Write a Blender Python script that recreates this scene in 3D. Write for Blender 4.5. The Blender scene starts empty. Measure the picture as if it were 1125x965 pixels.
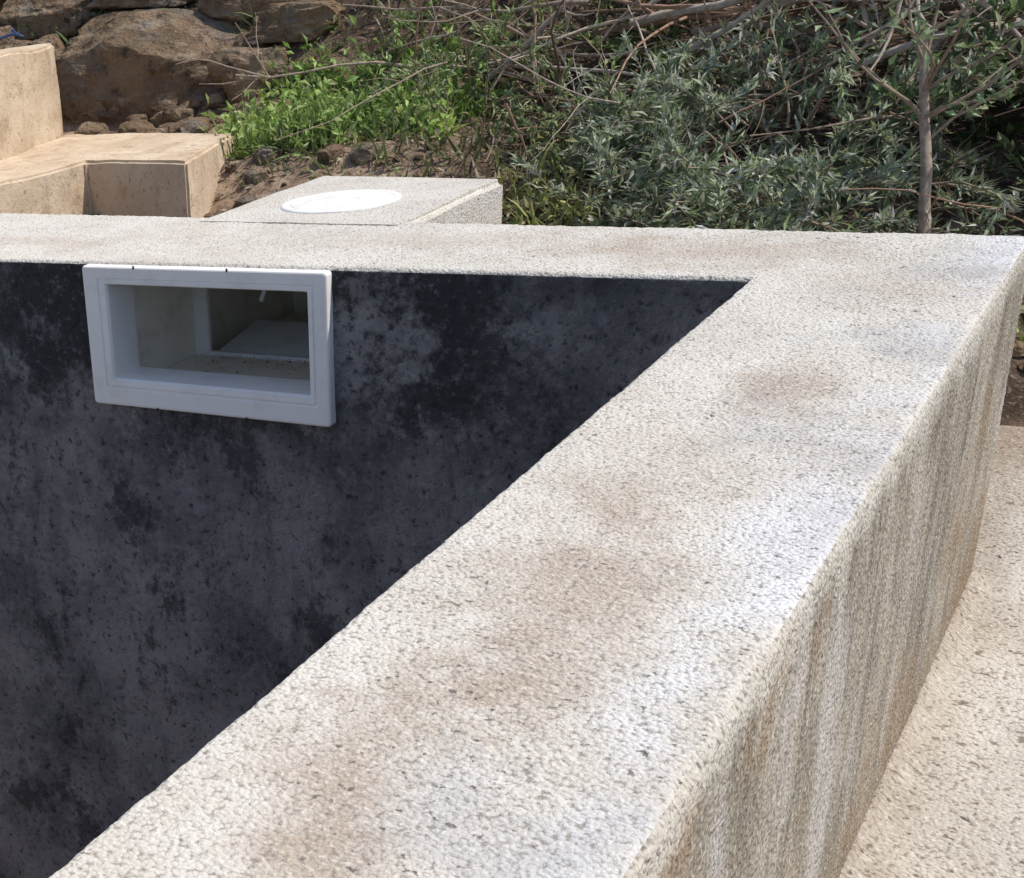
import bpy, bmesh, math, random
import numpy as np
from mathutils import Vector, Matrix
rng=np.random.default_rng(7); random.seed(7)
S=bpy.context.scene
COL=S.collection

# ---------------------------------------------------------------- noise
def _h(ix,iy,iz,seed):
    h=(ix.astype(np.int64)*374761393+iy.astype(np.int64)*668265263+iz.astype(np.int64)*2147483647+seed*974634777)&0xFFFFFFFF
    h=((h^(h>>13))*1274126177)&0xFFFFFFFF
    h=((h^(h>>16))*2246822519)&0xFFFFFFFF
    h=h^(h>>15)
    return (h&0xFFFFFF)/float(0xFFFFFF)*2-1
def vn(p,scale,seed=0):
    q=np.asarray(p,float)*scale
    i=np.floor(q); f=q-i; f=f*f*(3-2*f); r=0
    for a in (0,1):
        for b in (0,1):
            for c in (0,1):
                w=(f[...,0] if a else 1-f[...,0])*(f[...,1] if b else 1-f[...,1])*(f[...,2] if c else 1-f[...,2])
                r=r+w*_h(i[...,0]+a,i[...,1]+b,i[...,2]+c,seed)
    return r
def fbm(p,scale,octv=4,seed=0):
    r=0;a=1.0;t=0
    for k in range(octv):
        r=r+a*vn(p,scale*2**k,seed+k*11); t+=a; a*=.5
    return r/t

# ---------------------------------------------------------------- mesh helpers
def mesh_obj(name,verts,faces,mats=(),parent=None,smooth=True,matidx=None,cols=None):
    me=bpy.data.meshes.new(name)
    me.from_pydata([tuple(v) for v in verts] if not isinstance(verts,np.ndarray) else verts.tolist(),[],faces if isinstance(faces,list) else faces.tolist())
    me.update()
    for m in mats: me.materials.append(m)
    if smooth: me.polygons.foreach_set('use_smooth',[True]*len(me.polygons))
    if matidx is not None: me.polygons.foreach_set('material_index',matidx)
    if cols is not None:
        ca=me.color_attributes.new('Col','FLOAT_COLOR','POINT')
        c=np.ones((len(verts),4),np.float32); c[:,:3]=cols
        ca.data.foreach_set('color',c.ravel())
    o=bpy.data.objects.new(name,me); COL.objects.link(o)
    if parent: o.parent=parent
    return o
def empty(name):
    o=bpy.data.objects.new(name,None); COL.objects.link(o); o.empty_display_size=.1; return o
def box(name,a,b,mat,parent=None,bev=.002,rot=None):
    bm=bmesh.new(); bmesh.ops.create_cube(bm,size=1)
    c=[(a[i]+b[i])/2 for i in range(3)]; s=[b[i]-a[i] for i in range(3)]
    for v in bm.verts: v.co=Vector((v.co.x*s[0],v.co.y*s[1],v.co.z*s[2]))
    if bev: bmesh.ops.bevel(bm,geom=bm.edges[:],offset=bev,segments=2,affect='EDGES')
    if rot: bmesh.ops.rotate(bm,verts=bm.verts,matrix=rot)
    for v in bm.verts: v.co+=Vector(c)
    me=bpy.data.meshes.new(name); bm.to_mesh(me); bm.free(); me.materials.append(mat)
    o=bpy.data.objects.new(name,me); COL.objects.link(o)
    if parent: o.parent=parent
    return o

# ---------------------------------------------------------------- material helpers
def newmat(name,diffuse=True):
    m=bpy.data.materials.new(name); m.use_nodes=True
    nt=m.node_tree; nt.nodes.clear()
    o=nt.nodes.new('ShaderNodeOutputMaterial'); b=nt.nodes.new('ShaderNodeBsdfDiffuse' if diffuse else 'ShaderNodeBsdfPrincipled')
    nt.links.new(b.outputs[0],o.inputs[0])
    if diffuse: b.inputs['Roughness'].default_value=.5
    return m,nt,b
class N:
    def __init__(s,nt): s.nt=nt; s.tc=nt.nodes.new('ShaderNodeTexCoord').outputs['Object']
    def lk(s,a,b):
        if isinstance(a,(int,float)): b.default_value=a
        elif isinstance(a,(tuple,list)): b.default_value=tuple(a)+((1,) if len(a)==3 and len(b.default_value)==4 else ())
        else: s.nt.links.new(a,b)
    def mapv(s,scale=(1,1,1),loc=(0,0,0)):
        n=s.nt.nodes.new('ShaderNodeMapping'); s.lk(s.tc,n.inputs[0]); n.inputs['Scale'].default_value=scale; n.inputs['Location'].default_value=loc; return n.outputs[0]
    def noise(s,scale,detail=3,rough=.55,vec=None,dist=0):
        n=s.nt.nodes.new('ShaderNodeTexNoise'); s.lk(vec or s.tc,n.inputs['Vector']); n.inputs['Scale'].default_value=scale
        n.inputs['Detail'].default_value=detail; n.inputs['Roughness'].default_value=rough; n.inputs['Distortion'].default_value=dist; return n.outputs[0]
    def vor(s,scale,vec=None,feature='F1'):
        n=s.nt.nodes.new('ShaderNodeTexVoronoi'); n.feature=feature; s.lk(vec or s.tc,n.inputs['Vector']); n.inputs['Scale'].default_value=scale; return n.outputs['Distance']
    def rng(s,v,a,b,c=0,d=1):
        n=s.nt.nodes.new('ShaderNodeMapRange'); n.interpolation_type='SMOOTHSTEP'; s.lk(v,n.inputs[0])
        for i,x in enumerate((a,b,c,d)): n.inputs[i+1].default_value=x
        return n.outputs[0]
    def m(s,op,a,b=0.0):
        n=s.nt.nodes.new('ShaderNodeMath'); n.operation=op; s.lk(a,n.inputs[0]); s.lk(b,n.inputs[1]); return n.outputs[0]
    def mix(s,f,a,b,mode='MIX'):
        n=s.nt.nodes.new('ShaderNodeMix'); n.data_type='RGBA'; n.blend_type=mode; s.lk(f,n.inputs[0]); s.lk(a,n.inputs[6]); s.lk(b,n.inputs[7]); return n.outputs[2]
    def xyz(s):
        n=s.nt.nodes.new('ShaderNodeSeparateXYZ'); s.lk(s.tc,n.inputs[0]); return n.outputs
    def blob(s,x,y,rx,ry,wob=.6):
        """irregular patch around a place on the wall top"""
        X,Y,Z=s._X
        a=s.m('DIVIDE',s.m('SUBTRACT',X,x),rx); b_=s.m('DIVIDE',s.m('SUBTRACT',Y,y),ry)
        d=s.m('SQRT',s.m('ADD',s.m('MULTIPLY',a,a),s.m('MULTIPLY',b_,b_)))
        d=s.m('ADD',d,s.m('MULTIPLY',s.m('SUBTRACT',s.wn,.5),wob*6))
        return s.rng(d,1.5,.1)
    def bump(s,h,strength,dist,normal=None):
        n=s.nt.nodes.new('ShaderNodeBump'); s.lk(h,n.inputs['Height']); n.inputs['Strength'].default_value=strength; n.inputs['Distance'].default_value=dist
        if normal: s.lk(normal,n.inputs['Normal'])
        return n.outputs[0]

def grain(n,col,scale=240,amt=1.0,pit=(.30,.26,.22)):
    vd=n.vor(scale,vec=n.mapv()); f1=n.noise(scale*.8,2,.6)
    gap=n.m('MULTIPLY',n.rng(vd,.48,.82),n.rng(f1,.55,.42,.15,1))
    col=n.mix(n.m('MULTIPLY',gap,.8*amt),col,pit)
    pk=n.m('MULTIPLY',n.rng(n.noise(scale*.55,2,.6,vec=n.mapv(loc=(3,5,7))),.38,.29),n.rng(n.noise(8,3,.65),.40,.60,.25,1))
    col=n.mix(n.m('MULTIPLY',pk,.85*amt),col,(.12,.105,.095))
    col=n.mix(n.m('MULTIPLY',n.rng(f1,.54,.68),.35*amt),col,(.82,.785,.72))
    h=n.m('SUBTRACT',n.m('MULTIPLY',f1,1.0),n.m('MULTIPLY',vd,.55))
    return col,h

# coping (top) -----------------------------------------------------
m_top,nt,b=newmat('sprayed_render_top'); n=N(nt); n._X=n.xyz(); X,Y,Z=n._X
n.wn=n.noise(9,6,.75)
big=n.noise(4,4,.6); med=n.noise(17,3,.6)
c=n.mix(n.rng(big,.35,.65),(.69,.65,.585),(.61,.565,.50))
c=n.mix(n.rng(med,.45,.7,0,.45),c,(.72,.69,.645))
br=(.38,.285,.205)
for x,y,rx,ry,a in ((-.330,1.62,.05,.11,.55),(-.345,1.02,.07,.22,.55),(-.375,.72,.06,.14,.55),(-.33,.62,.04,.07,.5),(-.37,1.30,.06,.12,.3),(-.60,2.30,.22,.11,.42),(-1.0,2.33,.25,.08,.3),(-1.9,2.3,.3,.06,.3)):
    c=n.mix(n.m('MULTIPLY',n.blob(x,y,rx,ry),a),c,br)
stain2=n.m('MULTIPLY',n.rng(n.noise(2.6,4,.65,vec=n.mapv(loc=(9,2,0))),.50,.70),.3)
c=n.mix(stain2,c,(.48,.39,.30))
e=n.m('ADD',X,n.m('MULTIPLY',n.m('SUBTRACT',n.noise(6,3),.5),.12))
st=n.m('MULTIPLY',n.rng(e,-.272,-.215),n.rng(e,-.150,-.18))
st=n.m('MULTIPLY',st,n.rng(n.noise(3.2,4,.6,vec=n.mapv((1,1,1),(4,4.4,0))),.38,.55))
c=n.mix(n.m('MULTIPLY',st,.7),c,(.77,.77,.80))
gs=n.m('MULTIPLY',n.rng(e,-.40,-.30),n.rng(n.noise(4,4,.6,vec=n.mapv(loc=(1,8,0))),.48,.66))
c=n.mix(n.m('MULTIPLY',gs,.5),c,(.43,.425,.44))
c,h=grain(n,c)
n.lk(c,b.inputs[0])
n.lk(n.bump(h,.85,.0034),b.inputs['Normal'])

# outer face --------------------------------------------------------
m_out,nt,b=newmat('sprayed_render_side'); n=N(nt); X,Y,Z=n.xyz()
streak=n.noise(1,4,.68,vec=n.mapv((7,7,2.0)),dist=1.0); st2=n.noise(1,4,.7,vec=n.mapv((18,18,3.2),(3,1,1)),dist=.8)
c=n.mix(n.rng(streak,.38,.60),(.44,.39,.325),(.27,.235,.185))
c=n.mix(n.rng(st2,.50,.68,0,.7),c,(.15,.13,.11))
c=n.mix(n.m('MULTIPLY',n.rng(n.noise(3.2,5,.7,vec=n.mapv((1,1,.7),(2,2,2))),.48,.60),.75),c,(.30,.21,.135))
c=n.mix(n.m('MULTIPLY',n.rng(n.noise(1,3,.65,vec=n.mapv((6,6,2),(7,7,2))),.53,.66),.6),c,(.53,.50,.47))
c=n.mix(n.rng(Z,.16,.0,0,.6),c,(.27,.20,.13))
c=n.mix(n.rng(n.m('ADD',Z,n.m('MULTIPLY',n.noise(20,3),.06)),.515,.56,0,.7),c,(.66,.62,.55))
c,h=grain(n,c,210,.9,(.15,.125,.10))
n.lk(c,b.inputs[0])
n.lk(n.bump(h,.9,.004),b.inputs['Normal'])

# inner cement ------------------------------------------------------
m_in,nt,b=newmat('grey_cement_inner'); n=N(nt); X,Y,Z=n.xyz()
big=n.noise(2.4,6,.7); med=n.noise(10,5,.75); vert=n.noise(1,4,.65,vec=n.mapv((8,8,2.2)),dist=.5)
c=n.mix(n.rng(big,.38,.62),(.43,.385,.37),(.22,.205,.205))
c=n.mix(n.rng(med,.46,.62,0,.55),c,(.48,.44,.42))
c=n.mix(n.rng(vert,.50,.68,0,.5),c,(.16,.15,.15))
zz=n.m('ADD',Z,n.m('MULTIPLY',n.m('SUBTRACT',n.noise(5,5,.7),.5),.85))
dx=n.m('ABSOLUTE',n.m('ADD',X,1.35))
dm=n.m('MULTIPLY',n.rng(zz,.05,.38),n.rng(dx,.80,.45))
dm=n.m('MULTIPLY',dm,n.rng(n.noise(6,6,.78,vec=n.mapv(loc=(0,0,5))),.39,.52))
c=n.mix(n.m('MULTIPLY',dm,.9),c,(.052,.050,.053))
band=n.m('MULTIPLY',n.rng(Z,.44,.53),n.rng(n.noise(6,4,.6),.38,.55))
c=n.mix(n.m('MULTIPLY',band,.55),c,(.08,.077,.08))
dark=n.rng(n.noise(3.6,6,.78,vec=n.mapv((1,1,.8),(5,5,9))),.535,.61)
c=n.mix(n.m('MULTIPLY',dark,.75),c,(.085,.08,.083))
f9=n.noise(60,5,.75)
c=n.mix(n.m('MULTIPLY',n.rng(f9,.46,.34),.8),c,(.05,.048,.05))
c=n.mix(n.m('MULTIPLY',n.rng(f9,.54,.70),.35),c,(.52,.49,.47))
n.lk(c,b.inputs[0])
h=n.m('ADD',n.m('MULTIPLY',f9,1.2),n.m('MULTIPLY',n.noise(16,4,.6),1.5))
n.lk(n.bump(h,1,.018),b.inputs['Normal'])

# slab ---------------------------------------------------------------
m_slab,nt,b=newmat('slab_concrete'); n=N(nt); X,Y,Z=n.xyz()
c=n.mix(n.rng(n.noise(4,4,.6),.35,.65),(.65,.605,.535),(.55,.505,.44))
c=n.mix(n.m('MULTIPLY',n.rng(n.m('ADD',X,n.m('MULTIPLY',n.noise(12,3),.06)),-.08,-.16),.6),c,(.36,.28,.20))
c=n.mix(n.m('MULTIPLY',n.rng(n.noise(3,4,.6,vec=n.mapv(loc=(3,3,3))),.52,.68),.4),c,(.43,.35,.27))
c=n.mix(n.m('MULTIPLY',n.rng(n.m('ADD',Y,n.m('MULTIPLY',n.noise(5,3),.5)),3.1,3.4),.8),c,(.36,.28,.21))
c,h=grain(n,c,170,1.0,(.26,.20,.16))
c=n.mix(n.m('MULTIPLY',n.rng(n.noise(55,2,.6),.37,.31),.7),c,(.15,.105,.075))
n.lk(c,b.inputs[0])
n.lk(n.bump(h,.8,.004),b.inputs['Normal'])

# old tan concrete ------------------------------------------------------
def tanmat(name,ca,cb,cc):
    m,nt,b=newmat(name); n=N(nt)
    c=n.mix(n.rng(n.noise(5,5,.65),.35,.65),ca,cb)
    c=n.mix(n.m('MULTIPLY',n.rng(n.noise(9,5,.7,vec=n.mapv((1,1,.5),(4,1,4))),.5,.66),.7),c,cc)
    c=n.mix(n.m('MULTIPLY',n.rng(n.noise(60,3,.7),.42,.32),.6),c,(cc[0]*.5,cc[1]*.5,cc[2]*.5))
    n.lk(c,b.inputs[0])
    h=n.m('ADD',n.m('MULTIPLY',n.noise(120,3,.7),.5),n.m('MULTIPLY',n.noise(14,4,.6),1.5))
    n.lk(n.bump(h,.7,.008),b.inputs['Normal']); return m
m_tan=tanmat('weathered_tan_concrete',(.68,.555,.41),(.58,.45,.32),(.44,.315,.21))
m_box=tanmat('pale_box_concrete',(.68,.61,.53),(.60,.52,.44),(.50,.39,.29))

# rock / soil -----------------------------------------------------------
m_rock,nt,b=newmat('brown_rock'); n=N(nt)
c=n.mix(n.rng(n.noise(4,5,.7),.35,.65),(.31,.215,.14),(.18,.13,.09))
c=n.mix(n.rng(n.noise(7,5,.75,vec=n.mapv((1,1,2.5),(3,3,3))),.5,.62,0,.8),c,(.40,.31,.225))
c=n.mix(n.rng(n.noise(16,5,.75),.54,.66,0,.8),c,(.075,.062,.05))
c=n.mix(n.rng(n.noise(5,5,.7,vec=n.mapv(loc=(8,8,8))),.53,.64,0,.6),c,(.27,.24,.21))
c=n.mix(n.rng(n.noise(11,5,.75,vec=n.mapv(loc=(1,9,4))),.58,.68,0,.5),c,(.12,.14,.06))
n.lk(c,b.inputs[0])
n.lk(n.bump(n.m('ADD',n.noise(30,5,.75),n.m('MULTIPLY',n.noise(9,4,.65),2.5)),1,.035),b.inputs['Normal'])
m_grey,nt,b=newmat('grey_stone'); n=N(nt)
c=n.mix(n.rng(n.noise(7,5,.7),.35,.65),(.31,.29,.275),(.15,.14,.135))
c=n.mix(n.rng(n.noise(20,4,.7),.52,.68,0,.7),c,(.45,.43,.40))
c=n.mix(n.rng(n.noise(5,4,.7,vec=n.mapv(loc=(3,1,1))),.52,.66,0,.6),c,(.22,.15,.10))
n.lk(c,b.inputs[0])
n.lk(n.bump(n.noise(28,5,.7),.9,.02),b.inputs['Normal'])
m_soil,nt,b=newmat('soil'); n=N(nt); X,Y,Z=n.xyz()
sn=n.noise(9,5,.7)
soilL=n.mix(n.rng(sn,.4,.6),(.43,.32,.23),(.25,.175,.125))
soilD=n.mix(n.rng(sn,.4,.6),(.16,.11,.08),(.075,.055,.04))
xx=n.m('ADD',X,n.m('MULTIPLY',n.noise(4,3),.5))
c=n.mix(n.m('MULTIPLY',n.rng(xx,-1.25,-1.55),n.rng(Y,4.4,4.1)),soilD,soilL)
c=n.mix(n.rng(n.noise(90,2,.7),.56,.68,0,.5),c,(.40,.32,.24))
n.lk(c,b.inputs[0])
n.lk(n.bump(n.m('ADD',n.noise(70,4,.7),n.m('MULTIPLY',n.noise(18,3),2)),1,.012),b.inputs['Normal'])

# plastics ------------------------------------------------------------------
def plastic(name,col,dirt,rough=.45,am=.5):
    m,nt,b=newmat(name,False); n=N(nt)
    c=n.mix(n.rng(n.noise(14,4,.7),.45,.75,0,am),col,dirt)
    n.lk(c,b.inputs['Base Color']); b.inputs['Roughness'].default_value=rough; b.inputs['Specular IOR Level'].default_value=.35
    n.lk(n.bump(n.noise(60,3,.6),.12,.002),b.inputs['Normal']); return m
m_pl=plastic('white_abs_plastic',(.88,.84,.81),(.70,.64,.58))
m_pli=plastic('dirty_inner_plastic',(.88,.82,.71),(.62,.54,.43),.6,.7)
m_lid=plastic('white_lid_plastic',(.84,.84,.84),(.68,.64,.58),.5,.8)
m_dark,nt,b=newmat('plain_dark'); b.inputs[0].default_value=(.05,.05,.05,1)  # plain dark colour for the flap strip and the notches
m_blue,nt,b=newmat('blue_plastic',False); b.inputs['Base Color'].default_value=(.03,.06,.16,1); b.inputs['Roughness'].default_value=.5

# foliage / wood materials using per-vertex colour --------------------------------
def leafmat(name,trans=.42):
    m=bpy.data.materials.new(name); m.use_nodes=True; nt=m.node_tree; nt.nodes.clear()
    o=nt.nodes.new('ShaderNodeOutputMaterial'); b=nt.nodes.new('ShaderNodeBsdfDiffuse'); t=nt.nodes.new('ShaderNodeBsdfTranslucent'); gl=nt.nodes.new('ShaderNodeBsdfGlossy'); gl.inputs['Roughness'].default_value=.5; gl.inputs['Color'].default_value=(.95,.95,.95,1)
    a=nt.nodes.new('ShaderNodeVertexColor'); a.layer_name='Col'; mx=nt.nodes.new('ShaderNodeMixShader'); mx.inputs[0].default_value=trans; m2=nt.nodes.new('ShaderNodeMixShader'); m2.inputs[0].default_value=.035
    nt.links.new(a.outputs[0],b.inputs[0]); nt.links.new(a.outputs[0],t.inputs[0])
    nt.links.new(b.outputs[0],mx.inputs[1]); nt.links.new(t.outputs[0],mx.inputs[2]); nt.links.new(mx.outputs[0],m2.inputs[1]); nt.links.new(gl.outputs[0],m2.inputs[2]); nt.links.new(m2.outputs[0],o.inputs[0]); return m
m_leaf=leafmat('leaf')
m_bark,nt,b=newmat('bark'); n=N(nt); a=nt.nodes.new('ShaderNodeVertexColor'); a.layer_name='Col'
c=n.mix(n.rng(n.noise(60,2,.7),.4,.65,0,.4),a.outputs[0],(.12,.09,.07)); n.lk(c,b.inputs[0])

# ================================================================= POOL SHELL
IX=-.476; OX=-.183; IY=2.131; TOP=.54; BOT=-1.5; R=.009
def outer_y(x): return 2.43+(-.183-x)*.0905
st=[]
ys=np.concatenate([np.arange(-3,.2,.05),np.arange(.2,IY,.0036)])
for y in ys:
    t=(y+3)/(IY+3); st.append(((IX,y),(OX,-3+(outer_y(OX)+3)*t)))
st.append(((IX,IY),(OX,outer_y(OX)))); corner=len(st)-1
xs=np.concatenate([np.arange(IX-.0045,-2.75,-.0045),np.arange(-2.75,-4.2,-.05)])
for x in xs:
    t=(IX-x)/(IX+4.2); ox=x+(OX-IX)*max(0,1-t*6)
    st.append(((x,IY),(ox,outer_y(ox))))
prof=[]
for z in np.concatenate([np.arange(BOT,-1.15,.06),np.arange(-1.15,TOP-R,.013)]): prof.append((0,0,z,-1,0,0))
for a in np.linspace(0,90,6): prof.append((0,R-R*math.cos(math.radians(a)),TOP-R+R*math.sin(math.radians(a)),-math.cos(math.radians(a)),math.sin(math.radians(a)),0 if a<35 else 1))
for u in np.linspace(.05,.95,78): prof.append((u,None,TOP,0,1,1))
R2=.011
for a in np.linspace(90,0,6): prof.append((1,-(R2-R2*math.cos(math.radians(a))),TOP-R2+R2*math.sin(math.radians(a)),math.cos(math.radians(a)),math.sin(math.radians(a)),1 if a>40 else 2))
for z in np.arange(TOP-R2-.006,-.05,-.008): prof.append((1,0,z,1,0,2))
pu=np.array([p[0] for p in prof],float); po=np.array([0 if p[1] is None else p[1] for p in prof]); pz=np.array([p[2] for p in prof]); nl=np.array([p[3] for p in prof]); nz=np.array([p[4] for p in prof]); kind=np.array([p[5] for p in prof])
I=np.array([s[0] for s in st]); O=np.array([s[1] for s in st]); L=O-I; L/=np.linalg.norm(L,axis=1)[:,None]
P=np.zeros((len(st),len(prof),3))
P[:,:,:2]=I[:,None,:]*(1-pu)[None,:,None]+O[:,None,:]*pu[None,:,None]+L[:,None,:]*po[None,:,None]
P[:,:,2]=pz[None,:]
Nn=np.zeros_like(P); Nn[:,:,:2]=L[:,None,:]*nl[None,:,None]; Nn[:,:,2]=nz[None,:]
g=.0010*vn(P,185,3)+.0005*vn(P,85,5); lo=.0016*fbm(P,5,3,9)
lo2=.006*fbm(P,4,3,15)+.002*fbm(P,20,2,4)
isin=(kind==0)&(pz<TOP-.05)
d=np.where(isin[None,:],g*.8+lo2*np.clip((TOP-.05-pz)/.1,0,1)[None,:],g+lo)
backm=(np.arange(len(st))>corner)[:,None]
ed=np.where((nl>.1)&(nz>.05),1.0,np.where((nl<-.1)&(nz>.05),.3,0))[None,:]*(.0040*fbm(P,38,3,21))*np.where(backm,.5,1.0)
P=P+Nn*(d+ed)[:,:,None]
V=P.reshape(-1,3); np_=len(prof)
faces=[];mi=[]
for j in range(np_-1):
    k=max(kind[j],kind[j+1]) if kind[j]!=0 else (0 if kind[j+1]==0 else 1)
    for i in range(len(st)-1):
        if i>=corner and (kind[j]==0 or pu[j]==1):
            cx=(P[i,j,0]+P[i+1,j,0])/2; cz=(P[i,j,2]+P[i,j+1,2])/2
            if -1.63<cx<-1.147 and .272<cz<.515: continue
            if pu[j]==1 and -1.63<cx<-1.147 and cz<.52: continue
        a=i*np_+j; faces.append((a,a+1,a+np_+1,a+np_)); mi.append(int(k))
pool=empty('swimming_pool')
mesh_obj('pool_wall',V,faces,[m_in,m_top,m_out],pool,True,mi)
box('pool_floor',(-4.25,-3.1,-1.6),(-.44,2.16,-1.49),m_in,pool,.01)
box('pool_wall_left',(-4.5,-3.3,-1.6),(-4.2,2.8,.537),m_box,pool,.012)
box('pool_wall_near',(-4.2,-3.3,-1.6),(-.183,-3.0,.537),m_box,pool,.012)

# ================================================================= SLAB
xs=np.concatenate([np.arange(-.26,.5,.01),np.arange(.5,3.01,.1)]); ysl=np.concatenate([np.arange(-3.3,.6,.1),np.arange(.6,3.3,.01)])
gx,gy=np.meshgrid(xs,ysl,indexing='ij'); Pp=np.stack([gx,gy,np.zeros_like(gx)],-1)
far=np.clip((gy-3.2)/.1,0,1)
Pp[...,2]=.0015*vn(Pp,110,2)+.004*fbm(Pp,5,3,8)+.02*np.clip(1-np.abs(gx+.183)/.035,0,1)**2*(gy<2.45)-.05*far**3
Pp[...,1]+=far*.05*fbm(Pp,7,3,5)
nx,ny=gx.shape
idx=np.arange(nx*ny).reshape(nx,ny)
F=np.stack([idx[:-1,:-1],idx[1:,:-1],idx[1:,1:],idx[:-1,1:]],-1).reshape(-1,4)
mesh_obj('concrete_slab',Pp.reshape(-1,3),F,[m_slab])

# ================================================================= TERRAIN
def hgt(x,y):
    x=np.asarray(x,float);y=np.asarray(y,float)
    zr=np.interp(y,[2.4,3.1,4.0,5,6,8,14,60,200],[.12,.16,.36,.76,1.25,2.2,4,9,14])
    zl=np.interp(y,[2.4,3.15,3.7,4.15,4.5,5.2,7,14,60,200],[.2,.26,.50,.54,.88,1.15,2.1,4,9,14])
    w=np.clip((-1.0-x)/.75,0,1)
    z=zr*(1-w)+zl*w
    flat=np.clip((x+.55)/.3,0,1)*np.clip((3.8-y)/.5,0,1); z=z*(1-flat)+(-.03)*flat
    z=np.where((y<2.45),-.03,z)
    z=np.where((x>-1.68)&(x<-1.12)&(y<2.95),-.2,z)
    z=np.where((x>-2.63)&(x<-2.15)&(y<3.34),.1,z)
    p=np.stack([x,y,x*0],-1)
    amp=np.clip((y-2.6)/.8,0,1)*(1-.9*flat)
    return z+amp*(.05*fbm(p,1.7,3,31)+.03*fbm(p,7,3,33))
xs=np.concatenate([[-200,-100,-50,-25,-14,-9,-6.5],np.arange(-5.2,-4.5,.1),[-4.45,-4.33],np.arange(-4.25,-.36,.04),[-.33,-.28],np.arange(-.24,2.6,.05),[3,4,6,9,14,25,50,100,200]])
ysl=np.concatenate([[-200,-100,-50,-20,-10,-6,-4,-3.25,-3.15,-2,-1,0,1,2,2.2,2.28,2.42,2.46],np.arange(2.5,7,.04),[7.3,7.8,8.5,9.5,11,13,16,20,30,50,80,130,200]])
gx,gy=np.meshgrid(xs,ysl,indexing='ij'); zz=hgt(gx,gy); Pp=np.stack([gx,gy,zz],-1); nx,ny=gx.shape; idx=np.arange(nx*ny).reshape(nx,ny)
F=np.stack([idx[:-1,:-1],idx[1:,:-1],idx[1:,1:],idx[:-1,1:]],-1).reshape(-1,4)
cx=Pp.reshape(-1,3)[F].mean(1); keep=~((cx[:,0]>-4.45)&(cx[:,0]<-.3)&(cx[:,1]>-3.2)&(cx[:,1]<2.28))
mesh_obj('hillside_ground',Pp.reshape(-1,3),F[keep],[m_soil])

# ================================================================= concrete blocks
def prism(name,poly,z0,z1,mat,skip_front=False,bev=.014,disp=.010,parent=None,seed=0):
    bm=bmesh.new(); n_=len(poly)
    lo_=[bm.verts.new((p[0],p[1],z0)) for p in poly]; hi=[bm.verts.new((p[0],p[1],z1)) for p in poly]
    bm.faces.new(hi); bm.faces.new(lo_[::-1])
    for i in range(n_):
        bm.faces.new((lo_[i],lo_[(i+1)%n_],hi[(i+1)%n_],hi[i]))
    bmesh.ops.recalc_face_normals(bm,faces=bm.faces)
    bmesh.ops.bevel(bm,geom=[e for e in bm.edges if max(v.co.z for v in e.verts)>z0+.01],offset=bev,segments=3,affect='EDGES')
    bmesh.ops.triangulate(bm,faces=[f for f in bm.faces if len(f.verts)>4])
    for k in range(8):
        es=[e for e in bm.edges if e.calc_length()>.03]
        if not es: break
        bmesh.ops.subdivide_edges(bm,edges=es,cuts=1,use_grid_fill=True)
        bmesh.ops.triangulate(bm,faces=[f for f in bm.faces if len(f.verts)>4])
    bm.normal_update()
    if skip_front:
        dl=[f for f in bm.faces if (f.normal.y<-.9 and f.calc_center_median().z<z1-.02) or f.normal.z<-.9]
        bmesh.ops.delete(bm,geom=dl,context='FACES')
    co=np.array([v.co[:] for v in bm.verts])
    dd=np.stack([fbm(co,5,4,seed),fbm(co,5,4,seed+50),fbm(co,5,4,seed+90)],1)*disp
    co=co+dd
    for v,c in zip(bm.verts,co): v.co=c
    me=bpy.data.meshes.new(name); bm.to_mesh(me); bm.free(); me.materials.append(mat)
    o=bpy.data.objects.new(name,me); COL.objects.link(o)
    if parent: o.parent=parent
    return o
prism('concrete_chamber',[(-2.61,2.80),(-2.61,3.41),(-2.183,3.306),(-2.36,3.86),(-3.16,4.03),(-2.96,2.80)],0.0,.545,m_tan,seed=3,bev=.009)
prism('retaining_wall',[(-2.86,2.86),(-2.99,3.457),(-3.13,3.98),(-3.6,4.05),(-3.35,2.86)],.3,.85,m_tan,seed=5,bev=.010,disp=.014)

# ================================================================= SKIMMER
sk=empty('pool_skimmer')
prism('concrete_surround',[(-1.645,2.50),(-1.157,2.46),(-1.157,2.967),(-1.637,3.06)],0.0,.5425,m_top,skip_front=True,parent=sk,disp=.003,seed=8,bev=.012)
def rrect(x0,x1,z0,z1,r,nseg=6):
    pts=[]
    for cx,cz,a0 in ((x1-r,z1-r,0),(x0+r,z1-r,90),(x0+r,z0+r,180),(x1-r,z0+r,270)):
        for k in range(nseg+1):
            a=math.radians(a0+90*k/nseg); pts.append((cx+r*math.cos(a),cz+r*math.sin(a)))
    return np.array(pts)
o_=rrect(-1.655,-1.127,.257,.5345,.007); i_=rrect(-1.598,-1.168,.313,.499,.003)
loops=[(0,2.136),(0,2.117),(.04,2.1135),(.10,2.1125),(.62,2.1125),(.66,2.1145),(.70,2.1145),(.74,2.1125),(.93,2.1130),(1,2.118),(1,2.20)]
VV=[];FF=[];q=len(o_)
for t,y in loops:
    for a,c in zip(o_,i_):
        p=a*(1-t)+c*t; VV.append((p[0],y,p[1]))
for k in range(len(loops)-1):
    for j in range(q): FF.append((k*q+j,k*q+(j+1)%q,(k+1)*q+(j+1)%q,(k+1)*q+j))
fo=mesh_obj('face_frame',VV,FF,[m_pl],sk,False)
YB=2.43
box('throat_left',(-1.628,2.125,.262),(-1.612,YB,.53),m_pli,sk)
box('throat_right',(-1.166,2.14,.262),(-1.152,YB,.53),m_pli,sk)
box('throat_floor',(-1.612,2.125,.262),(-1.166,YB,.276),m_pli,sk)
box('throat_ceiling',(-1.612,2.125,.507),(-1.166,YB,.519),m_pli,sk)
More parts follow.
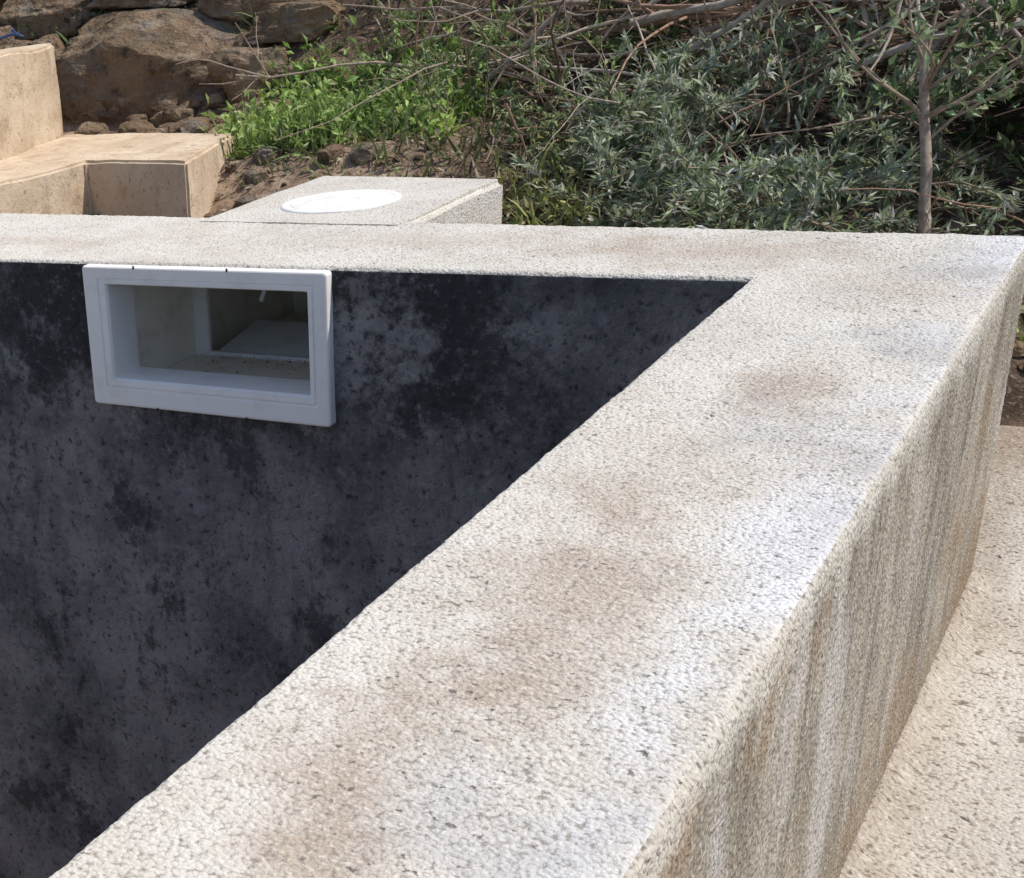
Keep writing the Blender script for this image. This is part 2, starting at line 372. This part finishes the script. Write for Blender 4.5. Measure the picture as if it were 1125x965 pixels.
box('inner_rim_left',(-1.63,YB,.25),(-1.578,YB+.014,.53),m_pl,sk)
box('inner_rim_right',(-1.20,YB,.25),(-1.15,YB+.014,.53),m_pl,sk)
box('inner_rim_top',(-1.578,YB,.488),(-1.20,YB+.014,.53),m_pl,sk)
box('inner_rim_bottom',(-1.578,YB,.18),(-1.20,YB+.014,.283),m_pl,sk)
W=YB+.014
box('well_left',(-1.632,W,.08),(-1.62,2.88,.538),m_pli,sk)
box('well_right',(-1.18,W,.08),(-1.168,2.88,.538),m_pli,sk)
box('well_back',(-1.62,2.868,.08),(-1.18,2.88,.538),m_pli,sk)
box('well_bottom',(-1.62,W,.08),(-1.18,2.868,.095),m_pli,sk)
box('weir_flap',(-1.572,2.452,.286),(-1.215,2.62,.293),m_lid,sk,.003,Matrix.Rotation(math.radians(9),4,'X'))
box('flap_edge_strip',(-1.572,2.449,.270),(-1.215,2.458,.277),m_dark,sk,.002)  # thin dark strip under the front edge of the flap
box('basket_lid',(-1.615,2.64,.252),(-1.25,2.85,.262),m_pli,sk,.004)
box('white_stick',(-1.485,2.50,.375),(-1.476,2.508,.425),m_lid,sk,.001,Matrix.Rotation(math.radians(22),4,'Y'))  # small tilted white stick inside the well
for x,z in ((-1.53,.5338),(-1.325,.5338),(-1.50,.2575),(-1.30,.2575)):
    box('clip_notch',(x-.0015,2.1112,z-.003),(x+.0015,2.1135,z+.003),m_dark,sk,0)
VVp=np.stack([rng.uniform(-1.6,-1.18,220),2.43-rng.uniform(0,1,220)**2*.29,np.full(220,.278)],1)
def lathe(name,prof_,c,mat,parent,nseg=64):
    VV=[];FF=[]
    for r,z in prof_:
        for k in range(nseg):
            a=2*math.pi*k/nseg; VV.append((c[0]+r*math.cos(a),c[1]+r*math.sin(a),c[2]+z))
    for i in range(len(prof_)-1):
        for k in range(nseg): FF.append((i*nseg+k,i*nseg+(k+1)%nseg,(i+1)*nseg+(k+1)%nseg,(i+1)*nseg+k))
    return mesh_obj(name,VV,FF,[mat],parent,False)
lathe('round_lid',[(.0005,.003),(.03,.003),(.032,.0018),(.036,.0018),(.038,.003),(.103,.003),(.105,.002),(.109,.002),(.111,.003),(.122,.003),(.125,.001),(.125,-.02)],(-1.41,2.713,.5425),m_lid,sk)

# ================================================================= plants helper
def unit(v): return v/np.maximum(np.linalg.norm(v,axis=-1,keepdims=True),1e-9)
def leaves(name,P0,D,ln,wd,col,parent=None,curl=.15,mat=None):
    P0=np.asarray(P0);D=unit(np.asarray(D)); n_=len(P0)
    rv=unit(rng.normal(size=(n_,3))+np.array([0,0,1.2])); s=unit(np.cross(D,rv)); nn=np.cross(s,D)
    ln=np.asarray(ln)[:,None]; wd=np.asarray(wd)[:,None]
    mid=P0+D*ln*.5+nn*ln*curl*.5; tip=P0+D*ln-nn*ln*curl*.3
    l=P0+D*ln*.45+s*wd*.5+nn*(ln*curl*.5+wd*.18); r=P0+D*ln*.45-s*wd*.5+nn*(ln*curl*.5+wd*.18)
    V=np.stack([P0,l,mid,r,tip],1).reshape(-1,3); b_=np.arange(n_)*5
    F=np.concatenate([np.stack([b_,b_+1,b_+2],1),np.stack([b_,b_+2,b_+3],1),np.stack([b_+1,b_+4,b_+2],1),np.stack([b_+2,b_+4,b_+3],1)])
    C=np.repeat(col,5,0)
    return mesh_obj(name,V,F,[mat or m_leaf],parent,False,cols=C)
def blades(name,P0,D,ln,wd,col,parent=None,bend=.5):
    n_=len(P0);D=unit(D); s=unit(np.cross(D,unit(rng.normal(size=(n_,3)))));out=unit(np.cross(s,D))
    ts=[0,.35,.7,1.0]; ws=[.7,1,.7,.02]; rows=[]
    for t,w in zip(ts,ws):
        c=P0+D*(ln*t)[:,None]+out*(ln*bend*t*t)[:,None]*.6+np.array([0,0,-1])*(ln*bend*.35*t**2.5)[:,None]
        rows+= [c-s*(wd*w/2)[:,None],c+s*(wd*w/2)[:,None]]
    V=np.stack(rows,1).reshape(-1,3); b_=np.arange(n_)*8
    F=np.concatenate([np.stack([b_+2*k,b_+2*k+1,b_+2*k+3,b_+2*k+2],1) for k in range(3)])
    return mesh_obj(name,V,F,[m_leaf],parent,False,cols=np.repeat(col,8,0))
def tubes(name,paths,cols,parent=None,sides=5):
    VV=[];FF=[];CC=[];b_=0
    for (pts,rad),c in zip(paths,cols):
        pts=np.asarray(pts); n_=len(pts); T=unit(np.gradient(pts,axis=0)); ref=np.array([.3,.2,1.]) if abs(T[0][2])<.9 else np.array([1.,0,0])
        s=unit(np.cross(T,ref)); u=np.cross(s,T)
        for k in range(sides):
            a=2*math.pi*k/sides; VV.append(pts+(s*math.cos(a)+u*math.sin(a))*np.asarray(rad)[:,None]); CC.append(np.tile(c,(n_,1)))
        for k in range(sides):
            k2=(k+1)%sides
            for i in range(n_-1): FF.append((b_+k*n_+i,b_+k2*n_+i,b_+k2*n_+i+1,b_+k*n_+i+1))
        b_+=sides*n_
    return mesh_obj(name,np.concatenate(VV),FF,[m_bark],parent,True,cols=np.concatenate(CC))
def path(p,d,L_,n_=8,wob=.15,grav=0.0):
    p=np.array(p,float); d=unit(np.array(d,float)); out=[p.copy()]
    for k in range(n_-1):
        d=unit(d+rng.normal(size=3)*wob+np.array([0,0,-grav])); p=p+d*L_/(n_-1); out.append(p.copy())
    return np.array(out)
def jit(c,n_,v=.35):
    c=np.asarray(c); return np.clip(c[None,:]*(1+rng.normal(size=(n_,1))*v)*(1+rng.normal(size=(n_,3))*.08),.004,.8)

def leafy(name,starts,dirs,length,nleaf,ll,lw,palette,bark,rad=.004,grav=.05,wob=.12,sub=3,up=.3):
    root=empty(name); tp=[];tc=[];LP=[];LD=[]
    for s_,d_ in zip(starts,dirs):
        L_=length*rng.uniform(.7,1.25); p=path(s_,d_,L_,9,wob,grav); tp.append((p,np.linspace(rad,rad*.3,9))); tc.append(np.array(bark)*rng.uniform(.6,1.4))
        segs=[p]
        for k in range(sub):
            i=rng.integers(2,8); dd=unit(p[i]-p[i-1]+rng.normal(size=3)*.55); q_=path(p[i],dd,L_*rng.uniform(.3,.55),6,wob,grav); tp.append((q_,np.linspace(rad*.5,rad*.2,6))); tc.append(np.array(bark)*rng.uniform(.6,1.4)); segs.append(q_)
        for sg in segs:
            t=rng.uniform(.25,1,nleaf)*(len(sg)-1); i=np.minimum(t.astype(int),len(sg)-2); f=(t-i)[:,None]
            pp=sg[i]*(1-f)+sg[i+1]*f; T=unit(sg[i+1]-sg[i]); LP.append(pp); LD.append(T*.8+rng.normal(size=(nleaf,3))*.55+np.array([0,0,up]))
    LP=np.concatenate(LP);LD=np.concatenate(LD);n_=len(LP)
    pal=np.array(palette); ci=rng.integers(0,len(pal),n_); col=pal[ci]*(1+rng.normal(size=(n_,1))*.25)
    clump=1+.4*vn(LP,5,77)[:,None]; col=np.clip(col*clump,.004,.65)
    tubes('stems',tp,tc,root,4)
    leaves('leaves',LP,LD,ll*rng.uniform(.6,1.3,n_),lw*rng.uniform(.7,1.3,n_),col,root)
    return root
def onground(xr,yr,n_,dz=0):
    x=rng.uniform(*xr,n_);y=rng.uniform(*yr,n_); return np.stack([x,y,hgt(x,y)+dz],1)

# silvery green cut foliage (right of centre)
olive=[(.35,.40,.27),(.45,.49,.37),(.26,.32,.19),(.52,.55,.45),(.17,.22,.12),(.28,.34,.16)]
n_=140
th=rng.uniform(0,2*math.pi,n_); rr=np.sqrt(rng.uniform(0,1,n_)); cx=-.82+.34*rr*np.cos(th); cy=3.76+.36*rr*np.sin(th)
stt=np.stack([cx,cy,hgt(cx,cy)+rng.uniform(.02,.19,n_)],1); dr=np.stack([np.cos(th)*.9,np.sin(th)*.5-.35,rng.uniform(-.1,1.0,n_)],1)
leafy('silvery_shrub',stt,dr,.22,26,.038,.0082,olive,(.36,.29,.22),.0035,.06)
stt=onground((-1.75,-1.15),(3.8,4.4),44,.06); dr=rng.normal(size=(44,3))*.8+np.array([0,-.2,.5])
leafy('cut_foliage',stt,dr,.2,14,.033,.009,[(.22,.29,.12),(.29,.37,.17),(.14,.20,.07),(.33,.34,.18)],(.34,.26,.19),.003,.06)
# green shrub on the right
n_=125; cx=rng.uniform(-.40,.55,n_); cy=rng.uniform(3.75,4.4,n_)
stt=np.stack([cx,cy,hgt(cx,cy)+rng.uniform(0,.40,n_)],1); dr=rng.normal(size=(n_,3))*.8+np.array([.0,-.1,.6])
leafy('dark_green_shrub',stt,dr,.24,20,.042,.014,[(.11,.17,.065),(.17,.24,.09),(.07,.11,.045),(.23,.30,.13)],(.2,.15,.11),.004,.05)
# leafy green sprays among the brush
n_=34; cx=rng.uniform(-2.0,-1.2,n_); cy=rng.uniform(4.25,4.8,n_)
stt=np.stack([cx,cy,hgt(cx,cy)+rng.uniform(0,.12,n_)],1); dr=rng.normal(size=(n_,3))*.6+np.array([.0,-.2,.9])
leafy('green_shrub',stt,dr,.18,14,.034,.012,[(.19,.29,.08),(.26,.37,.12),(.12,.19,.055)],(.2,.15,.11),.003,.05)
n_=80; cx=rng.uniform(-1.0,1.2,n_); cy=rng.uniform(5.7,7.0,n_)
stt=np.stack([cx,cy,hgt(cx,cy)+rng.uniform(0,.3,n_)],1); dr=rng.normal(size=(n_,3))*.8+np.array([0,-.2,.6])
leafy('hedge_shrub',stt,dr,.4,24,.06,.018,[(.10,.16,.06),(.14,.21,.08),(.06,.10,.045)],(.14,.11,.09),.005,.03)
n_=70; cx=rng.uniform(-4.6,-2.3,n_); cy=rng.uniform(4.6,5.5,n_)
stt=np.stack([cx,cy,hgt(cx,cy)+rng.uniform(0,.2,n_)],1); dr=rng.normal(size=(n_,3))*.7+np.array([0,-.3,.6])
leafy('bank_shrub',stt,dr,.26,18,.04,.014,[(.12,.19,.06),(.18,.25,.09),(.07,.12,.04)],(.16,.12,.09),.004,.05)

def weeds(name,xr,yr,n_,h,pal,broad=.4,dz=0):
    root=empty(name); p=onground(xr,yr,n_)
    cxm=(xr[0]+xr[1])/2; cym=(yr[0]+yr[1])/2
    k=((p[:,0]-cxm)/(xr[1]-xr[0])*2)**2+((p[:,1]-cym)/(yr[1]-yr[0])*2)**2+.8*vn(p,6,5)<1; p=p[k]; n_=len(p)
    pal=np.array(pal); col=np.clip(pal[rng.integers(0,len(pal),n_)]*(1+rng.normal(size=(n_,1))*.25)*(1+.5*vn(p,7,8)[:,None]),.01,.6)
    D=rng.normal(size=(n_,3))*.5+np.array([0,-.1,1]); hh=h*(.8+.7*vn(p,9,4))
    nb=int(n_*(1-broad))
    blades('blades',p[:nb],D[:nb],hh[:nb]*rng.uniform(.5,1.3,nb),rng.uniform(.004,.010,nb),col[:nb],root)
    pb=p[nb:]+D[nb:]*hh[nb:,None]*rng.uniform(.0,.8,(n_-nb,1)); leaves('leaves',pb,rng.normal(size=(n_-nb,3))+np.array([0,-.2,.5]),h*rng.uniform(.18,.45,n_-nb),h*rng.uniform(.09,.2,n_-nb),col[nb:],root)
    return root
brt=[(.25,.38,.08),(.33,.45,.12),(.17,.28,.06),(.40,.50,.18)]
weeds('weed_clump',(-2.42,-1.66),(3.70,4.34),4800,.12,brt,.6)
weeds('weed_clump',(-2.35,-1.9),(4.6,5.1),700,.18,brt,.5)
weeds('weed_clump',(-1.42,-1.15),(3.45,3.7),320,.13,[(.30,.32,.10),(.36,.34,.14),(.20,.23,.08)],.4)
weeds('weed_clump',(-.3,-.05),(3.45,3.6),160,.08,brt,.6)
weeds('grass',(-2.3,-.9),(3.3,4.9),3200,.09,[(.20,.25,.08),(.28,.26,.14),(.15,.19,.06),(.36,.31,.20)],.3)
weeds('grass',(-4.6,-2.2),(4.3,6.0),3400,.12,[(.18,.25,.08),(.27,.28,.13),(.12,.18,.05)],.3)

# brush pile --------------------------------------------------------------
root=empty('brush_pile'); tp=[];tc=[]
bc=np.array([(.46,.36,.29),(.35,.26,.20),(.54,.45,.38),(.22,.15,.11),(.40,.26,.19)])
def addb(p,d,L_,r,w=.09,g=0,kids=3,nn=10,cc=None):
    q_=path(p,d,L_,nn,w,g); c=(bc[rng.integers(0,5)] if cc is None else np.array(cc))*rng.uniform(.75,1.15); tp.append((q_,np.linspace(r,r*.4,nn))); tc.append(c)
    for k in range(kids):
        i=rng.integers(2,nn-1); dd=unit(q_[i]-q_[i-1]+rng.normal(size=3)*.5); s_=path(q_[i],dd,L_*rng.uniform(.2,.5),7,.13,g); tp.append((s_,np.linspace(r*.5,r*.15,7))); tc.append(c*rng.uniform(.8,1.2))
        if rng.random()<.6:
            j=rng.integers(1,6); s2=path(s_[j],unit(s_[j]-s_[j-1]+rng.normal(size=3)*.6),L_*rng.uniform(.08,.22),5,.12,g); tp.append((s2,np.linspace(r*.28,r*.1,5))); tc.append(c)
for k in range(150):
    x=rng.uniform(-1.5,.1); y=rng.uniform(4.15,5.2)
    z=float(hgt(x,y))+rng.uniform(.03,.34)
    a=rng.normal(.0,.45)+ (math.pi if rng.random()<.5 else 0)
    addb((x,y,z),(math.cos(a),math.sin(a)*.5,rng.normal()*.22),rng.uniform(.5,1.3),rng.uniform(.003,.010),.10,.0,4)
for k in range(80):
    x=rng.uniform(-1.9,-.1); y=rng.uniform(3.6,4.4); z=float(hgt(x,y))+rng.uniform(.02,.25)
    addb((x,y,z),rng.normal(size=3)*np.array([1,.5,.6]),rng.uniform(.25,.6),rng.uniform(.0015,.004),.1,.02,3,8)
big=(.58,.49,.41)
for p,d,L_,r in (((-1.95,4.3,.70),(1,-.05,.03),1.0,.008),((-1.45,4.3,.84),(1,.0,.06),1.2,.016),((-1.3,4.2,.74),(1,-.05,.14),1.0,.013),((-1.25,4.4,.93),(1,.0,-.03),1.3,.022),((-.9,4.2,.80),(1,.1,.08),.9,.024),((-.95,4.15,.76),(1,0,.3),.8,.018),((-.15,4.05,.74),(-1,.1,.22),.9,.015),((-.1,4.15,.92),(-1,.1,-.10),.9,.018),((-.7,4.0,.62),(.9,0,.35),.7,.010),((-1.7,4.2,.62),(.8,-.1,.35),.7,.009),((-.35,3.95,.66),(-.7,0,.5),.6,.009),((-.25,4.1,.83),(-1,.1,.0),.8,.014),((-1.15,4.1,.66),(.9,.0,.45),.6,.010)):
    addb(p,d,L_,r,.09,0,6,14,big)
tubes('branches',tp,tc,root,6)

# sapling on the right
root=empty('young_tree'); tp=[];tc=[]
tr=path((-.440,3.42,.12),(-.05,.0,1),.62,12,.06,0); tp.append((tr,np.linspace(.014,.008,12))); tc.append(np.array((.44,.35,.28)))
LP=[];LD=[]
for k in range(12):
    i=rng.integers(8,12); d=np.array([rng.normal(),rng.normal()*.6,rng.uniform(.4,1.3)]); q_=path(tr[i],d,rng.uniform(.2,.42),8,.12,0); tp.append((q_,np.linspace(.004,.0013,8))); tc.append(np.array((.36,.28,.22)))
    for m_ in range(24):
        j=rng.integers(3,8); LP.append(q_[j]+rng.normal(size=3)*.015); LD.append(rng.normal(size=3)+np.array([0,0,.3]))
tubes('trunk',tp,tc,root,7)
n_=len(LP); leaves('crown_leaves',np.array(LP),np.array(LD),rng.uniform(.02,.045,n_),rng.uniform(.007,.013,n_),jit((.20,.26,.13),n_),root)

# leaf litter
n_=9000; p=onground((-2.6,.6),(3.1,6),n_,.008); D=rng.normal(size=(n_,3))*np.array([1,1,.25])
ok=~((p[:,0]>-.25)&(p[:,1]<3.5)); p=p[ok]; D=D[ok]; n_=len(p)
lp=np.array([(.30,.22,.15),(.40,.31,.22),(.17,.12,.085),(.48,.41,.31)]); leaves('leaf_litter',p,D,rng.uniform(.015,.05,n_),rng.uniform(.004,.012,n_),np.clip(lp[rng.integers(0,4,n_)]*(1+rng.normal(size=(n_,1))*.3),.01,.6))
leaves('debris',VVp,rng.normal(size=(220,3))*np.array([1,1,.1]),rng.uniform(.003,.010,220),rng.uniform(.0015,.004,220),jit((.28,.20,.13),220),sk)

# ================================================================= rocks
def rock_geo(c,s,seed,rz=0,sub=4,rough=.10,pw=5,cuts=9):
    bm=bmesh.new(); bmesh.ops.create_icosphere(bm,subdivisions=sub,radius=1); co=np.array([v.co[:] for v in bm.verts]); fc=[[v.index for v in f.verts] for f in bm.faces]; bm.free()
    r_=np.random.default_rng(seed)
    co=co/((np.abs(co)**pw).sum(1)**(1/pw))[:,None]
    for k in range(cuts):
        nn=unit(r_.normal(size=3)); cc=r_.uniform(.76,1.05); d_=co@nn-cc; co=co-np.maximum(d_,0)[:,None]*nn
    nz_=fbm(co+seed*3.1,1.6,5,seed); co=co*(1+rough*nz_[:,None]+.05*(1-np.abs(vn(co+seed,4,seed))*2)[:,None]*(rough>.05))
    tl=r_.normal()*.10; co=np.stack([co[:,0]*math.cos(tl)-co[:,2]*math.sin(tl),co[:,1],co[:,0]*math.sin(tl)+co[:,2]*math.cos(tl)],1)
    co=co*np.array(s); a=rz; Rm=np.array([[math.cos(a),-math.sin(a),0],[math.sin(a),math.cos(a),0],[0,0,1]]); co=co@Rm.T+np.array(c)
    return co,fc
def rocks(name,items,mat,sub=4,sd=0,pw=5,cuts=9):
    VV=[];FF=[];b_=0
    for k,(c,s,rz) in enumerate(items):
        co,fc=rock_geo(c,s,sd+k*17+len(name),rz,sub,pw=pw,cuts=cuts); VV.append(co); FF+=[tuple(i+b_ for i in f) for f in fc]; b_+=len(co)
    return mesh_obj(name,np.concatenate(VV),FF,[mat],None,False)
it=[((-3.00,4.36,.70),(.33,.18,.19),.14),((-2.52,4.28,.64),(.10,.10,.11),.3),((-2.66,4.46,.68),(.12,.10,.12),.2),((-2.44,4.44,.82),(.15,.10,.06),.1),((-2.70,4.54,.88),(.17,.10,.06),.2),
 ((-3.50,4.36,.66),(.17,.15,.19),.1),((-3.87,4.4,.72),(.20,.15,.22),-.1),((-3.14,4.58,.97),(.24,.12,.06),.1),((-3.56,4.55,.95),(.20,.12,.10),0),((-3.98,4.6,1.03),(.24,.14,.10),.1),
 ((-4.3,4.4,.72),(.20,.2,.22),0),((-2.80,4.72,1.00),(.20,.12,.05),.1),((-2.45,4.62,.95),(.15,.1,.05),-.1),((-3.2,4.8,1.08),(.26,.14,.06),0),((-3.7,4.85,1.2),(.25,.15,.1),.1)]
rocks('stone_retaining_bank',it,m_rock,5,4,9,5)
it=[]
for k in range(70):
    x=rng.uniform(-3.1,-2.35); y=rng.uniform(4.0,4.3); s=abs(rng.normal(.015,.018))+.006; it.append(((x,y,float(hgt(x,y))+s*.4),(s*1.3,s,s*.8),rng.uniform(0,3)))
rocks('rubble',it,m_rock,3)
it=[((-2.15,4.75,.90),(.13,.10,.08),.2),((-1.90,4.7,.90),(.12,.10,.09),.5),((-1.68,4.72,.92),(.12,.10,.09),1),((-2.0,4.95,1.03),(.17,.11,.09),0),((-1.72,4.95,1.03),(.14,.12,.09),.4),((-1.5,4.9,.98),(.11,.10,.07),.4),((-2.3,5.1,1.15),(.19,.17,.12),.7),((-1.9,5.2,1.18),(.17,.13,.1),.2)]
rocks('stone_heap',it,m_grey)
it=[]
for k in range(170):
    x=rng.uniform(-2.6,-1.5); y=rng.uniform(3.2,4.1); s=rng.uniform(.005,.022)*(1 if rng.random()<.85 else 1.8); it.append(((x,y,float(hgt(x,y))+s*.2),(s*1.2,s,s*.8),rng.uniform(0,3)))
rocks('loose_stones',it,m_rock,2)
it=[]
for k in range(70):
    x=rng.uniform(-.5,.5); y=rng.uniform(3.28,3.8); s=rng.uniform(.006,.025); it.append(((x,y,float(hgt(x,y))+s*.2),(s*1.2,s,s*.8),rng.uniform(0,3)))
rocks('loose_stones',it,m_rock,2)

# hose on the left bank
cu=bpy.data.curves.new('garden_hose','CURVE'); cu.dimensions='3D'; cu.bevel_depth=.005; sp=cu.splines.new('NURBS')
pts=[(-3.75,4.0,.87),(-3.6,4.05,.89),(-3.45,4.02,.86),(-3.40,4.1,.91),(-3.30,4.05,.86),(-3.5,4.2,.90)]
sp.points.add(len(pts)-1)
for q_,p in zip(sp.points,pts): q_.co=(*p,1)
sp.use_endpoint_u=True; cu.materials.append(m_blue); COL.objects.link(bpy.data.objects.new('garden_hose',cu))

# ================================================================= LIGHT
sd=Vector((.50,.12,.82)).normalized()
el=math.asin(sd.z); rot=math.atan2(sd.x,sd.y)
w=bpy.data.worlds.new('World'); S.world=w; w.use_nodes=True; nt=w.node_tree; bg=nt.nodes['Background']
sky=nt.nodes.new('ShaderNodeTexSky'); sky.sky_type='NISHITA'; sky.sun_disc=False; sky.sun_elevation=el; sky.sun_rotation=rot
nt.links.new(sky.outputs[0],bg.inputs[0]); bg.inputs[1].default_value=.135
ld=bpy.data.lights.new('sun','SUN'); ld.energy=4.1; ld.angle=math.radians(.5); ld.color=(1,.95,.87)
lo_=bpy.data.objects.new('sun',ld); COL.objects.link(lo_); lo_.rotation_euler=sd.to_track_quat('Z','Y').to_euler(); lo_.location=(3,2,5)

# ================================================================= CAMERA
cd=bpy.data.cameras.new('camera'); cam=bpy.data.objects.new('camera',cd); COL.objects.link(cam)
Rx=Vector((.7607,-.1794,.6240)); Ry=Vector((.6370,.3912,-.6642)); Rz=Vector((-.1249,.9028,.4119))
M=Matrix((Rx,Ry,Rz)); M=M.to_quaternion().to_matrix()
cam.matrix_world=Matrix.Translation((0,0,1.04))@M.to_4x4()
cd.sensor_width=36; cd.lens=1489/1125*36; cd.shift_x=.4964; cd.shift_y=.1649; cd.clip_end=1000; cd.clip_start=.02
S.camera=cam
S.view_settings.view_transform='Standard'; S.view_settings.look='None'; S.view_settings.exposure=0
